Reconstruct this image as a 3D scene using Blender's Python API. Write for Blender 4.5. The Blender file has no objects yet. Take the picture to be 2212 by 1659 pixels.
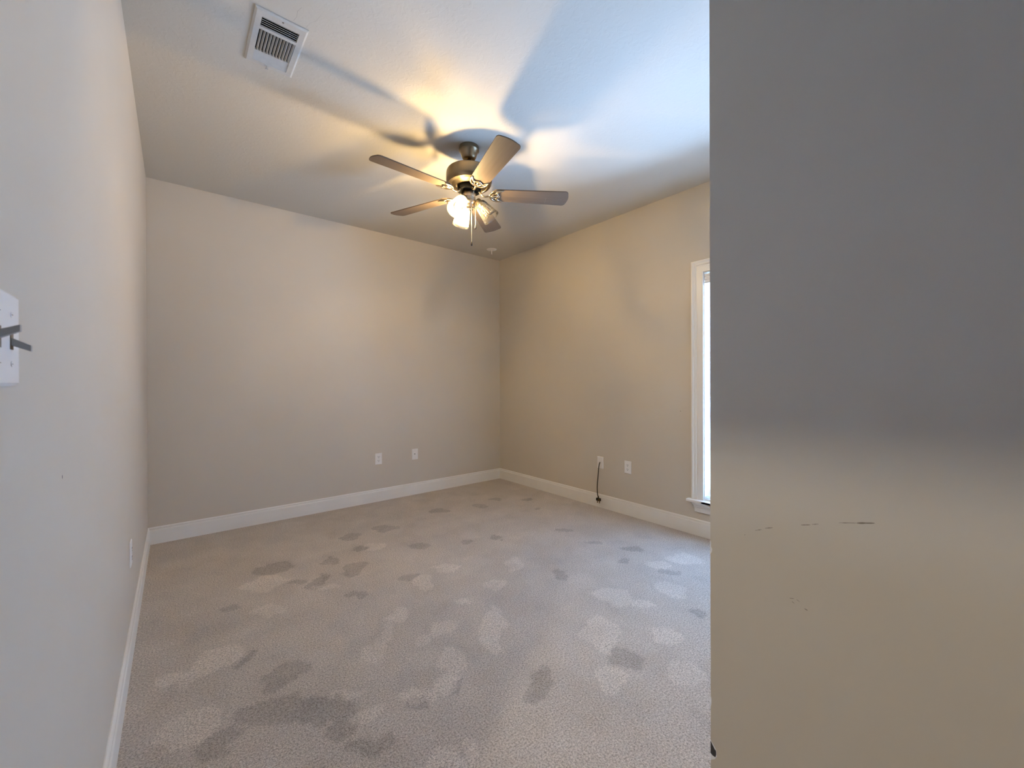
import bpy, bmesh, math, random
from mathutils import Vector, Matrix, noise
S = bpy.context.scene
COL = S.collection
PI = math.pi

# ------------------------------------------------------------------ camera
H = 2.743                      # ceiling height (9 ft)
XL, XR = -0.1607, 3.1688       # left and right walls
YB, YF = 4.085, 0.397          # back wall, front wall of the room
XE = 0.865                     # entry recess wall beside the camera
YN = -2.2                     # near end of the entry recess

cd = bpy.data.cameras.new('camera')
cam = bpy.data.objects.new('camera', cd)
COL.objects.link(cam)
Fv = Vector((0.6361441, 0.77156569, -0.00266034))
Rv = Vector((0.77155932, -0.63614966, -0.00313661))
Uv = Vector((0.00411248, 0.00005728, 0.99999154))
M = Matrix((Rv, Uv, -Fv)).transposed().to_4x4()
M.translation = Vector((0, 0, 1.20125))
cam.matrix_world = M
cd.sensor_width = 36.0
cd.lens = 883.38 / 2212 * 36
cd.clip_start = 0.02
cd.dof.use_dof = True
cd.dof.focus_distance = 3.0
cd.dof.aperture_fstop = 8.0
S.camera = cam

# ------------------------------------------------------------------ daylight and exposure
W = bpy.data.worlds.new('daylight')
S.world = W
W.use_nodes = True
bg = W.node_tree.nodes['Background']
bg.inputs['Strength'].default_value = 8.8
# overcast sky above, brighter sunlit ground below the horizon
_wt = W.node_tree
_g = _wt.nodes.new('ShaderNodeTexCoord')
_sx = _wt.nodes.new('ShaderNodeSeparateXYZ')
_wr = _wt.nodes.new('ShaderNodeValToRGB')
_wm = _wt.nodes.new('ShaderNodeMapRange')
_wm.inputs['From Min'].default_value = -1.0
_wm.inputs['From Max'].default_value = 1.0
_wt.links.new(_g.outputs['Generated'], _sx.inputs[0])
_wt.links.new(_sx.outputs['Z'], _wm.inputs['Value'])
_wt.links.new(_wm.outputs['Result'], _wr.inputs['Fac'])
_wr.color_ramp.elements[0].position = 0.46
_wr.color_ramp.elements[0].color = (0.56, 0.90, 1.56, 1)
_wr.color_ramp.elements[1].position = 0.54
_wr.color_ramp.elements[1].color = (0.36, 0.54, 0.88, 1)
_wt.links.new(_wr.outputs['Color'], bg.inputs['Color'])
BULB = 560.0
BULB_COL = (1.0, 0.72, 0.35)
HALL = 350.0  # strength of the unseen bulb added in the hall

pl = bpy.data.lights.new('window_daylight', 'AREA')
pl.shape = 'RECTANGLE'
pl.size = 1.80
pl.size_y = 0.92
pl.cycles.is_portal = True
plo = bpy.data.objects.new('window_daylight', pl)
COL.objects.link(plo)
plo.location = (XR + 0.16, 1.05, 1.175)
plo.rotation_euler = (0, PI / 2, 0)        # points to -x after the flip below
plo.rotation_euler = Vector((-1, 0, 0)).to_track_quat('-Z', 'Y').to_euler()
pl.size, pl.size_y = 0.92, 1.80

S.view_settings.view_transform = 'Standard'
S.view_settings.look = 'None'
S.view_settings.gamma = 1.0
S.view_settings.use_curve_mapping = False
S.view_settings.exposure = 2.24
S.render.film_transparent = False
S.cycles.max_bounces = 12
S.cycles.diffuse_bounces = 6
S.cycles.transparent_max_bounces = 24
S.cycles.caustics_reflective = False
S.cycles.caustics_refractive = False
S.cycles.sample_clamp_indirect = 4.0
S.cycles.use_denoising = True

# ------------------------------------------------------------------ materials
def mat(name, color=(0.8, 0.8, 0.8), rough=0.5, metal=0.0, bump=None, noise_col=None, spec=0.5):
    """bump=(scale, strength, distance), noise_col=(scale, amount)"""
    m = bpy.data.materials.new(name)
    m.use_nodes = True
    nt = m.node_tree
    p = nt.nodes['Principled BSDF']
    p.inputs['Base Color'].default_value = (*color, 1)
    p.inputs['Roughness'].default_value = rough
    p.inputs['Metallic'].default_value = metal
    p.inputs['Specular IOR Level'].default_value = spec
    tc = nt.nodes.new('ShaderNodeTexCoord')
    if noise_col:
        n = nt.nodes.new('ShaderNodeTexNoise')
        n.inputs['Scale'].default_value = noise_col[0]
        n.inputs['Detail'].default_value = 4
        nt.links.new(tc.outputs['Object'], n.inputs['Vector'])
        mr = nt.nodes.new('ShaderNodeMapRange')
        mr.inputs['From Min'].default_value = 0.3
        mr.inputs['From Max'].default_value = 0.7
        mr.inputs['To Min'].default_value = 1 - noise_col[1]
        mr.inputs['To Max'].default_value = 1 + noise_col[1]
        nt.links.new(n.outputs['Fac'], mr.inputs['Value'])
        vm = nt.nodes.new('ShaderNodeVectorMath')
        vm.operation = 'SCALE'
        vm.inputs[0].default_value = color
        nt.links.new(mr.outputs['Result'], vm.inputs['Scale'])
        nt.links.new(vm.outputs['Vector'], p.inputs['Base Color'])
    if bump:
        n = nt.nodes.new('ShaderNodeTexNoise')
        n.inputs['Scale'].default_value = bump[0]
        n.inputs['Detail'].default_value = 3
        nt.links.new(tc.outputs['Object'], n.inputs['Vector'])
        b = nt.nodes.new('ShaderNodeBump')
        b.inputs['Strength'].default_value = bump[1]
        b.inputs['Distance'].default_value = bump[2]
        nt.links.new(n.outputs['Fac'], b.inputs['Height'])
        nt.links.new(b.outputs['Normal'], p.inputs['Normal'])
    return m

PAINT = mat('greige_wall_paint', (0.61, 0.55, 0.46), 0.55, bump=(260, 0.10, 0.001), noise_col=(3, 0.012), spec=0.35)
TRIM = mat('white_trim_paint', (0.80, 0.77, 0.71), 0.35, noise_col=(6, 0.015))
PLASTIC = mat('white_plastic', (0.82, 0.80, 0.77), 0.32)
VENTMETAL = mat('painted_vent_metal', (0.56, 0.54, 0.49), 0.45, noise_col=(40, 0.04))
DUCT = mat('dark_duct', (0.03, 0.03, 0.03), 0.7)
HOLE = mat('black_slot', (0.006, 0.006, 0.006), 0.8)
SCUFF = mat('brown_scuff', (0.22, 0.18, 0.13), 0.7)
GYPSUM = mat('white_gypsum', (0.85, 0.85, 0.85), 0.8)
BEAD = mat('dark_metal_bead', (0.05, 0.05, 0.055), 0.45, metal=0.3)
RUBBER = mat('black_rubber', (0.008, 0.008, 0.008), 0.45)
BRASSY = mat('dull_brass_prong', (0.16, 0.11, 0.045), 0.4, metal=1.0)
BLACKFAN = mat('black_flywheel', (0.003, 0.003, 0.003), 0.8, spec=0.05)
WOODFOB = mat('dark_fob', (0.012, 0.007, 0.005), 0.35)
CHAIN = mat('chain_metal', (0.85, 0.78, 0.62), 0.3, metal=1.0)
SOCKET = mat('lamp_socket', (0.62, 0.55, 0.42), 0.3, metal=1.0)

# brushed antique nickel with a warm tone
BRONZE = mat('brushed_antique_nickel', (0.27, 0.215, 0.14), 0.30, metal=1.0)
nt = BRONZE.node_tree
_p = nt.nodes['Principled BSDF']
_tc = nt.nodes.new('ShaderNodeTexCoord')
_mp = nt.nodes.new('ShaderNodeMapping')
_mp.inputs['Scale'].default_value = (6, 6, 900)
_n = nt.nodes.new('ShaderNodeTexNoise')
_n.inputs['Scale'].default_value = 1.0
nt.links.new(_tc.outputs['Object'], _mp.inputs['Vector'])
nt.links.new(_mp.outputs['Vector'], _n.inputs['Vector'])
_b = nt.nodes.new('ShaderNodeBump')
_b.inputs['Strength'].default_value = 0.05
_b.inputs['Distance'].default_value = 0.0005
nt.links.new(_n.outputs['Fac'], _b.inputs['Height'])
nt.links.new(_b.outputs['Normal'], _p.inputs['Normal'])
SATIN = mat('satin_nickel', (0.50, 0.42, 0.33), 0.28, metal=1.0)
BRIGHT = mat('polished_bracket_metal', (0.62, 0.52, 0.38), 0.22, metal=1.0)

# fan blade: dull brown wood-look laminate with fine grain along its length
BLADE = mat('brown_blade_laminate', (0.30, 0.235, 0.17), 0.5, spec=0.22)
nt = BLADE.node_tree
_p = nt.nodes['Principled BSDF']
_tc = nt.nodes.new('ShaderNodeTexCoord')
_mp = nt.nodes.new('ShaderNodeMapping')
_mp.inputs['Scale'].default_value = (3, 90, 90)
_n = nt.nodes.new('ShaderNodeTexNoise')
_n.inputs['Scale'].default_value = 1.0
_n.inputs['Detail'].default_value = 5
nt.links.new(_tc.outputs['Object'], _mp.inputs['Vector'])
nt.links.new(_mp.outputs['Vector'], _n.inputs['Vector'])
_r = nt.nodes.new('ShaderNodeValToRGB')
_r.color_ramp.elements[0].position = 0.3
_r.color_ramp.elements[0].color = (0.118, 0.088, 0.064, 1)
_r.color_ramp.elements[1].position = 0.7
_r.color_ramp.elements[1].color = (0.142, 0.106, 0.078, 1)
nt.links.new(_n.outputs['Fac'], _r.inputs['Fac'])
nt.links.new(_r.outputs['Color'], _p.inputs['Base Color'])

# ceiling: off-white knockdown texture
CEIL = mat('off_white_knockdown_ceiling', (0.60, 0.56, 0.48), 0.8, spec=0.2)
nt = CEIL.node_tree
_p = nt.nodes['Principled BSDF']
_tc = nt.nodes.new('ShaderNodeTexCoord')
_n = nt.nodes.new('ShaderNodeTexNoise')
_n.inputs['Scale'].default_value = 30
_n.inputs['Detail'].default_value = 4
_n.inputs['Distortion'].default_value = 1.2
nt.links.new(_tc.outputs['Object'], _n.inputs['Vector'])
_r = nt.nodes.new('ShaderNodeValToRGB')
_r.color_ramp.elements[0].position = 0.50
_r.color_ramp.elements[1].position = 0.58
nt.links.new(_n.outputs['Fac'], _r.inputs['Fac'])
_n2 = nt.nodes.new('ShaderNodeTexNoise')
_n2.inputs['Scale'].default_value = 160
nt.links.new(_tc.outputs['Object'], _n2.inputs['Vector'])
_ma = nt.nodes.new('ShaderNodeMath')
_ma.operation = 'MULTIPLY_ADD'
_ma.inputs[1].default_value = 0.35
nt.links.new(_n2.outputs['Fac'], _ma.inputs[0])
nt.links.new(_r.outputs['Color'], _ma.inputs[2])
_b = nt.nodes.new('ShaderNodeBump')
_b.inputs['Strength'].default_value = 0.28
_b.inputs['Distance'].default_value = 0.0010
nt.links.new(_ma.outputs['Value'], _b.inputs['Height'])
nt.links.new(_b.outputs['Normal'], _p.inputs['Normal'])

# carpet: speckled beige pile; attribute "pile" says which way the pile was pressed
CARPET = mat('beige_cut_pile_carpet', (0.36, 0.31, 0.26), 0.95, spec=0.1)
nt = CARPET.node_tree
_p = nt.nodes['Principled BSDF']
_tc = nt.nodes.new('ShaderNodeTexCoord')
_at = nt.nodes.new('ShaderNodeAttribute')
_at.attribute_name = 'pile'
_n = nt.nodes.new('ShaderNodeTexNoise')
_n.inputs['Scale'].default_value = 150
_n.inputs['Detail'].default_value = 5
_n.inputs['Roughness'].default_value = 0.75
nt.links.new(_tc.outputs['Object'], _n.inputs['Vector'])
_r = nt.nodes.new('ShaderNodeValToRGB')
cr = _r.color_ramp
cr.elements[0].position = 0.36
cr.elements[0].color = (0.27, 0.23, 0.19, 1)
cr.elements[1].position = 0.64
cr.elements[1].color = (0.78, 0.70, 0.62, 1)
e = cr.elements.new(0.5)
e.color = (0.57, 0.50, 0.425, 1)
nt.links.new(_n.outputs['Fac'], _r.inputs['Fac'])
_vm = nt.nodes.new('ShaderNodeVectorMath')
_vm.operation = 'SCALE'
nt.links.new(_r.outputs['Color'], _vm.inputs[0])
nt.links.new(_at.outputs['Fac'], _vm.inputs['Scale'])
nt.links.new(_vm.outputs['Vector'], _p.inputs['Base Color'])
_v = nt.nodes.new('ShaderNodeTexVoronoi')
_v.inputs['Scale'].default_value = 300
nt.links.new(_tc.outputs['Object'], _v.inputs['Vector'])
_ad = nt.nodes.new('ShaderNodeMath')
_ad.operation = 'SUBTRACT'
nt.links.new(_n.outputs['Fac'], _ad.inputs[0])
nt.links.new(_v.outputs['Distance'], _ad.inputs[1])
_b = nt.nodes.new('ShaderNodeBump')
_b.inputs['Strength'].default_value = 0.7
_b.inputs['Distance'].default_value = 0.004
nt.links.new(_ad.outputs['Value'], _b.inputs['Height'])
nt.links.new(_b.outputs['Normal'], _p.inputs['Normal'])
_p.inputs['Sheen Weight'].default_value = 0.15
_p.inputs['Sheen Roughness'].default_value = 0.6

def glass_mat(name, tint, seeds=False, haze=0.0):
    m = bpy.data.materials.new(name)
    m.use_nodes = True
    nt = m.node_tree
    nt.nodes.remove(nt.nodes['Principled BSDF'])
    out = nt.nodes['Material Output']
    tr = nt.nodes.new('ShaderNodeBsdfTransparent')
    tr.inputs['Color'].default_value = (*tint, 1)
    gl = nt.nodes.new('ShaderNodeBsdfGlossy')
    gl.inputs['Roughness'].default_value = 0.04
    lw = nt.nodes.new('ShaderNodeLayerWeight')
    lw.inputs['Blend'].default_value = 0.22 if seeds else 0.12
    mx = nt.nodes.new('ShaderNodeMixShader')
    nt.links.new(lw.outputs['Fresnel'], mx.inputs[0])
    nt.links.new(tr.outputs[0], mx.inputs[1])
    nt.links.new(gl.outputs[0], mx.inputs[2])
    last = mx
    if seeds:
        tc = nt.nodes.new('ShaderNodeTexCoord')
        v = nt.nodes.new('ShaderNodeTexVoronoi')
        v.inputs['Scale'].default_value = 150
        nt.links.new(tc.outputs['Object'], v.inputs['Vector'])
        b = nt.nodes.new('ShaderNodeBump')
        b.inputs['Strength'].default_value = 0.3
        b.inputs['Distance'].default_value = 0.002
        nt.links.new(v.outputs['Distance'], b.inputs['Height'])
        nt.links.new(b.outputs['Normal'], gl.inputs['Normal'])
        nt.links.new(b.outputs['Normal'], lw.inputs['Normal'])
        # the seed bubbles scatter light
        cmp_ = nt.nodes.new('ShaderNodeMapRange')
        cmp_.inputs['From Min'].default_value = 0.30
        cmp_.inputs['From Max'].default_value = 0.12
        cmp_.inputs['To Min'].default_value = haze
        cmp_.inputs['To Max'].default_value = haze + 0.14
        nt.links.new(v.outputs['Distance'], cmp_.inputs['Value'])
        tl = nt.nodes.new('ShaderNodeBsdfTranslucent')
        tl.inputs['Color'].default_value = (0.95, 0.93, 0.88, 1)
        df = nt.nodes.new('ShaderNodeBsdfDiffuse')
        df.inputs['Color'].default_value = (0.95, 0.93, 0.88, 1)
        m1 = nt.nodes.new('ShaderNodeMixShader')
        m1.inputs[0].default_value = 0.5
        nt.links.new(tl.outputs[0], m1.inputs[1])
        nt.links.new(df.outputs[0], m1.inputs[2])
        m2 = nt.nodes.new('ShaderNodeMixShader')
        nt.links.new(cmp_.outputs['Result'], m2.inputs[0])
        nt.links.new(mx.outputs[0], m2.inputs[1])
        nt.links.new(m1.outputs[0], m2.inputs[2])
        last = m2
    nt.links.new(last.outputs[0], out.inputs['Surface'])
    return m

SEEDED = glass_mat('seeded_glass', (0.97, 0.96, 0.94), True, 0.03)
CLEAR = glass_mat('clear_bulb_glass', (0.96, 0.95, 0.93))
PANE = glass_mat('window_glass', (0.95, 0.97, 0.97))

SLAT = bpy.data.materials.new('white_blind_slat')
SLAT.use_nodes = True
nt = SLAT.node_tree
_p = nt.nodes['Principled BSDF']
_p.inputs['Base Color'].default_value = (0.86, 0.87, 0.87, 1)
_p.inputs['Roughness'].default_value = 0.4
_tl = nt.nodes.new('ShaderNodeBsdfTranslucent')
_tl.inputs['Color'].default_value = (0.90, 0.93, 0.96, 1)
_mx = nt.nodes.new('ShaderNodeMixShader')
_mx.inputs[0].default_value = 0.55
nt.links.new(_p.outputs[0], _mx.inputs[1])
nt.links.new(_tl.outputs[0], _mx.inputs[2])
nt.links.new(_mx.outputs[0], nt.nodes['Material Output'].inputs['Surface'])

def emit(name, col, strength):
    m = bpy.data.materials.new(name)
    m.use_nodes = True
    nt = m.node_tree
    nt.nodes.remove(nt.nodes['Principled BSDF'])
    em = nt.nodes.new('ShaderNodeEmission')
    em.inputs['Color'].default_value = (*col, 1)
    em.inputs['Strength'].default_value = strength
    nt.links.new(em.outputs[0], nt.nodes['Material Output'].inputs['Surface'])
    return m
BULBLIT = emit('lit_bulb', BULB_COL, BULB)
HALLLIT = emit('added_hall_bulb', (1.0, 0.91, 0.77), HALL)

# ------------------------------------------------------------------ mesh helpers
def box(bm, x0, x1, y0, y1, z0, z1, mi=0, bevel=0.0):
    vs = [bm.verts.new((x, y, z)) for x in (x0, x1) for y in (y0, y1) for z in (z0, z1)]
    fs = [(0, 1, 3, 2), (4, 6, 7, 5), (0, 4, 5, 1), (2, 3, 7, 6), (0, 2, 6, 4), (1, 5, 7, 3)]
    faces = []
    for f in fs:
        fc = bm.faces.new([vs[i] for i in f])
        fc.material_index = mi
        faces.append(fc)
    if bevel > 0:
        es = {e for f in faces for e in f.edges}
        bmesh.ops.bevel(bm, geom=list(es), offset=bevel, segments=2, affect='EDGES', profile=0.5)
    return vs

def link(name, bm, mats, parent=None, smooth=False, loc=None, rot=None, autosm=None):
    bmesh.ops.recalc_face_normals(bm, faces=bm.faces[:])
    me = bpy.data.meshes.new(name)
    bm.to_mesh(me)
    bm.free()
    if not isinstance(mats, (list, tuple)):
        mats = [mats]
    for m in mats:
        me.materials.append(m)
    if smooth:
        for p in me.polygons:
            p.use_smooth = True
        if autosm:
            me.set_sharp_from_angle(angle=math.radians(autosm))
    o = bpy.data.objects.new(name, me)
    COL.objects.link(o)
    if parent:
        o.parent = parent
    if loc:
        o.location = loc
    if rot:
        o.rotation_euler = rot
    return o

def struct(name, bm, mats, parent=None, **k):
    o = link(name, bm, mats, parent, **k)
    if parent is None:
        o['kind'] = 'structure'
    return o

def thing(name, label, cat, loc=(0, 0, 0), group=None, rotz=0.0):
    o = bpy.data.objects.new(name, None)
    o.empty_display_size = 0.05
    COL.objects.link(o)
    o.location = loc
    o.rotation_euler = (0, 0, rotz)
    o['label'] = label
    o['category'] = cat
    if group:
        o['group'] = group
    return o

def lathe(bm, prof, seg=48, mtx=None, mi=0, cap0=False, cap1=False):
    """profile [(r,z)...] turned around z"""
    rings = []
    for r, z in prof:
        if r < 1e-6:
            rings.append([bm.verts.new((0, 0, z))])
        else:
            rings.append([bm.verts.new((r * math.cos(2 * PI * i / seg), r * math.sin(2 * PI * i / seg), z)) for i in range(seg)])
    for a, b in zip(rings, rings[1:]):
        for i in range(seg):
            j = (i + 1) % seg
            if len(a) == 1 and len(b) == 1:
                continue
            if len(a) == 1:
                f = bm.faces.new((a[0], b[i], b[j]))
            elif len(b) == 1:
                f = bm.faces.new((a[i], a[j], b[0]))
            else:
                f = bm.faces.new((a[i], a[j], b[j], b[i]))
            f.material_index = mi
    if cap0 and len(rings[0]) > 1:
        bm.faces.new(rings[0])
    if cap1 and len(rings[-1]) > 1:
        bm.faces.new(rings[-1])
    if mtx is not None:
        vs = [v for rg in rings for v in rg]
        bmesh.ops.transform(bm, matrix=mtx, verts=vs)
    return rings

def spline(pts, n=6):
    """Catmull-Rom through points (x,y,z[,r])"""
    P = [tuple(p) for p in pts]
    P = [P[0]] + P + [P[-1]]
    out = []
    for i in range(1, len(P) - 2):
        p0, p1, p2, p3 = P[i - 1], P[i], P[i + 1], P[i + 2]
        for k in range(n):
            t = k / n
            out.append(tuple(0.5 * ((2 * b) + (-a + c) * t + (2 * a - 5 * b + 4 * c - d) * t * t + (-a + 3 * b - 3 * c + d) * t ** 3)
                             for a, b, c, d in zip(p0, p1, p2, p3)))
    out.append(P[-2])
    return out

def tube(bm, pts, r=None, seg=8, flat=1.0, up=(0, 0, 1), mi=0):
    """sweep an (r x r*flat) ellipse along pts; pts may carry their own radius"""
    pts = [tuple(p) for p in pts]
    rings = []
    for i, p in enumerate(pts):
        c = Vector(p[:3])
        a = Vector(pts[max(i - 1, 0)][:3])
        b = Vector(pts[min(i + 1, len(pts) - 1)][:3])
        t = (b - a).normalized()
        u = Vector(up)
        if abs(t.dot(u)) > 0.97:
            u = Vector((1, 0, 0))
        s = t.cross(u).normalized()
        w = s.cross(t).normalized()
        rr = p[3] if len(p) > 3 else r
        rings.append([bm.verts.new(c + s * rr * math.cos(2 * PI * k / seg) + w * rr * flat * math.sin(2 * PI * k / seg)) for k in range(seg)])
    for a, b in zip(rings, rings[1:]):
        for k in range(seg):
            f = bm.faces.new((a[k], a[(k + 1) % seg], b[(k + 1) % seg], b[k]))
            f.material_index = mi
    for rg in (rings[0], rings[-1]):
        f = bm.faces.new(rg)
        f.material_index = mi

def extrude_profile(bm, prof, p0, p1, out, mi=0):
    """prof [(outward, up)] swept straight from p0 to p1; out = outward unit vector"""
    o = Vector(out)
    up = Vector((0, 0, 1))
    rs = []
    for p in (p0, p1):
        rs.append([bm.verts.new(Vector(p) + o * a + up * b) for a, b in prof])
    n = len(prof)
    for i in range(n):
        f = bm.faces.new((rs[0][i], rs[0][(i + 1) % n], rs[1][(i + 1) % n], rs[1][i]))
        f.material_index = mi
    bm.faces.new(rs[0])
    bm.faces.new(rs[1])

# ------------------------------------------------------------------ room shell
TH = 0.14
# carpeted floor: fine grid carrying pile direction patches (footprints, vacuum swirls)
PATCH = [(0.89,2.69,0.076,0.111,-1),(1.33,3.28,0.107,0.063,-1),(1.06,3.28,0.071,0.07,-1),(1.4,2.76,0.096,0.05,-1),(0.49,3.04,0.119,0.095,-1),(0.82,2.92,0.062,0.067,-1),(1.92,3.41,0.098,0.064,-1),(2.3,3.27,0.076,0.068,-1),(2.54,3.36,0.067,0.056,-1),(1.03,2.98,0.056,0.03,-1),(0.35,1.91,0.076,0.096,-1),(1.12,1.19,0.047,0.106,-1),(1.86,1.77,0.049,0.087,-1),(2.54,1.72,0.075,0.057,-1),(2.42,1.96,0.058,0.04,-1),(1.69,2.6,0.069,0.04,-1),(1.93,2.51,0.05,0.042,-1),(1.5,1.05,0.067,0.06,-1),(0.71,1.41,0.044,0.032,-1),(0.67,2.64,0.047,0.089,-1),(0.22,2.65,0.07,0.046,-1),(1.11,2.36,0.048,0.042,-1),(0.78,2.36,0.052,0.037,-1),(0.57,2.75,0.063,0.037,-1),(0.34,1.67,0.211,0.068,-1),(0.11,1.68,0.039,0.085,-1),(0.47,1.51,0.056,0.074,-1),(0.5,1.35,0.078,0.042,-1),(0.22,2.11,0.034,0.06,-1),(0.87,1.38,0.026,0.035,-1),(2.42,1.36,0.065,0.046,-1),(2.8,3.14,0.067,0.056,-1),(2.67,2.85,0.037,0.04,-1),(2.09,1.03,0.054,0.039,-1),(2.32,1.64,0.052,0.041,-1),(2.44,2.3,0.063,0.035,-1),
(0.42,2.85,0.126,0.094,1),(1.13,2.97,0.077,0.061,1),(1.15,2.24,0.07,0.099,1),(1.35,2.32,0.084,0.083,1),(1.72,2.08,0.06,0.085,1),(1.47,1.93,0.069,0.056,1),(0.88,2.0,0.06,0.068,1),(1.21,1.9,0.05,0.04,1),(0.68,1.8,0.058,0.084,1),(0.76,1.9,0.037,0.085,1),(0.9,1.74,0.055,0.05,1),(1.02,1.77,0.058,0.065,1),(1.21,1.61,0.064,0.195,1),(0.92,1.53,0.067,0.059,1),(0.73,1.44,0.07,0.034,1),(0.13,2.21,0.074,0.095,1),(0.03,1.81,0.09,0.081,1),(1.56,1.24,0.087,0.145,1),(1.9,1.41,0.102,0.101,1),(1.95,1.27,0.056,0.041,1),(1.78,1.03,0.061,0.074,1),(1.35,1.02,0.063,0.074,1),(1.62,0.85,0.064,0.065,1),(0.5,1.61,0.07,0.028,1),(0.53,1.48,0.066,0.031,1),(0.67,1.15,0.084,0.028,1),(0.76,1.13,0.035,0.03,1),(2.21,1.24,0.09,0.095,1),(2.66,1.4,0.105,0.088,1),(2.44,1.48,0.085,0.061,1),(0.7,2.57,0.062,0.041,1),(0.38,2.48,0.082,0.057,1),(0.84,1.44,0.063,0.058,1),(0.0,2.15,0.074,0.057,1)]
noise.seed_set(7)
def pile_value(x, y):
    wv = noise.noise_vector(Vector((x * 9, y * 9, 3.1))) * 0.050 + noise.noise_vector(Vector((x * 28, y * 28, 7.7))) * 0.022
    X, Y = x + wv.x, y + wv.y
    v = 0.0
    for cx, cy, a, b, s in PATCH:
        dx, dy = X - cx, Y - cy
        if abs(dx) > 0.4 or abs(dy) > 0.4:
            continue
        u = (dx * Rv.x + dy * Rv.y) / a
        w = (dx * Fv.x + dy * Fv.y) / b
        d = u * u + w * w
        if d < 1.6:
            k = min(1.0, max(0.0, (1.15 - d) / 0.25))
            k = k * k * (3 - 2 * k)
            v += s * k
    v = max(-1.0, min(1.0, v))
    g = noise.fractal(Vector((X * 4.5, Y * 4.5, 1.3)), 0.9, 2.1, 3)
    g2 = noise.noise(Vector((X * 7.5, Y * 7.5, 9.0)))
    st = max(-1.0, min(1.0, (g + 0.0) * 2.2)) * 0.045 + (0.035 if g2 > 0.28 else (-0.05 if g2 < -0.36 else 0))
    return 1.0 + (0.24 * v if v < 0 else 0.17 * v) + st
def carpet():
    step = 0.0125
    x0, x1, y0, y1 = XL, XR, YN, YB
    nx, ny = int((x1 - x0) / step), int((y1 - y0) / step)
    verts, vals = [], []
    for j in range(ny + 1):
        y = y0 + (y1 - y0) * j / ny
        for i in range(nx + 1):
            x = x0 + (x1 - x0) * i / nx
            pv = pile_value(x, y)
            verts.append((x, y, 0.004 * (pv - 1.0)))
            vals.append(pv)
    faces = [(j * (nx + 1) + i, j * (nx + 1) + i + 1, (j + 1) * (nx + 1) + i + 1, (j + 1) * (nx + 1) + i) for j in range(ny) for i in range(nx)]
    # slab sides and underside
    n0 = len(verts)
    verts += [(x0, y0, -0.12), (x1, y0, -0.12), (x1, y1, -0.12), (x0, y1, -0.12)]
    vals += [1.0] * 4
    faces.append((n0 + 3, n0 + 2, n0 + 1, n0))
    me = bpy.data.meshes.new('floor')
    me.from_pydata(verts, [], faces)
    a = me.attributes.new('pile', 'FLOAT', 'POINT')
    a.data.foreach_set('value', vals)
    me.materials.append(CARPET)
    for p in me.polygons:
        p.use_smooth = True
    o = bpy.data.objects.new('floor', me)
    COL.objects.link(o)
    o['kind'] = 'structure'
carpet()

# ceiling with the cut-out for the register
VX0, VX1, VY0, VY1 = 0.2875, 0.4285, 1.979, 2.264
bm = bmesh.new()
cx = [XL - TH, VX0, VX1, XR + TH]
cy = [YN - TH, VY0, VY1, YB + TH]
for i in range(3):
    for j in range(3):
        if i == 1 and j == 1:
            continue
        box(bm, cx[i], cx[i + 1], cy[j], cy[j + 1], H, H + 0.12)
bmesh.ops.remove_doubles(bm, verts=bm.verts[:], dist=1e-5)
# the hairline cracks beside the register (own slot on the ceiling mesh)
def crack(bm, pts, w, mi):
    for a, b in zip(pts, pts[1:]):
        a, b = Vector(a), Vector(b)
        d = (b - a).normalized()
        s = Vector((-d.y, d.x)) * w
        z = H - 0.0004
        vs = [bm.verts.new((q.x, q.y, z)) for q in (a - s, a + s, b + s, b - s)]
        f = bm.faces.new(vs)
        f.material_index = mi
crack(bm, [(0.395, 1.930), (0.402, 1.90), (0.398, 1.872), (0.408, 1.84)], 0.0003, 1)
crack(bm, [(0.445, 1.935), (0.452, 1.90), (0.47, 1.87), (0.478, 1.83)], 0.0002, 1)
struct('ceiling', bm, [CEIL, SCUFF])

# window opening in the right wall
WY0, WY1, WZ0, WZ1 = 0.600, 1.505, 0.285, 2.061
# left wall (door opening into the hall behind the camera)
DY0, DY1, DZ = -0.31, 0.555, 2.03
bm = bmesh.new()
box(bm, XL - TH, XL, DY1, YB + TH, 0, H)
box(bm, XL - TH, XL, YN - TH, DY0, 0, H, 2)  # unseen stretch behind the camera, darkened to cut bounce
box(bm, XL - TH, XL, DY0, DY1, DZ, H)
# nail hole
vs = [bm.verts.new((XL + 0.0004, 1.106 + 0.0022 * math.cos(a), 1.031 + 0.004 * math.sin(a))) for a in [k * PI / 4 for k in range(8)]]
bm.faces.new(vs).material_index = 1
HALLDARK = mat('bounce_cutting_dark_brown', (0.17, 0.145, 0.12), 0.6)  # dark colour for unseen surfaces, keeps bounce light off wall_near
struct('wall_left', bm, [PAINT, HOLE, HALLDARK])
bm = bmesh.new()
box(bm, XL, XR, YB, YB + TH, 0, H)
struct('wall_back', bm, PAINT)
bm = bmesh.new()
box(bm, XR, XR + TH, WY1, YB + TH, 0, H)
box(bm, XR, XR + TH, YF - TH, WY0, 0, H)
box(bm, XR, XR + TH, WY0, WY1, 0, WZ0)
box(bm, XR, XR + TH, WY0, WY1, WZ1, H)
vs = [bm.verts.new((XR - 0.0004, 1.6925 + 0.004 * math.cos(a), 0.968 + 0.003 * math.sin(a))) for a in [k * PI / 4 for k in range(8)]]
bm.faces.new(vs).material_index = 1
struct('wall_right', bm, [PAINT, SCUFF])
bm = bmesh.new()
box(bm, XE + 0.115, XR, YF - 0.115, YF, 0, H)
struct('wall_front', bm, PAINT)

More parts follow.
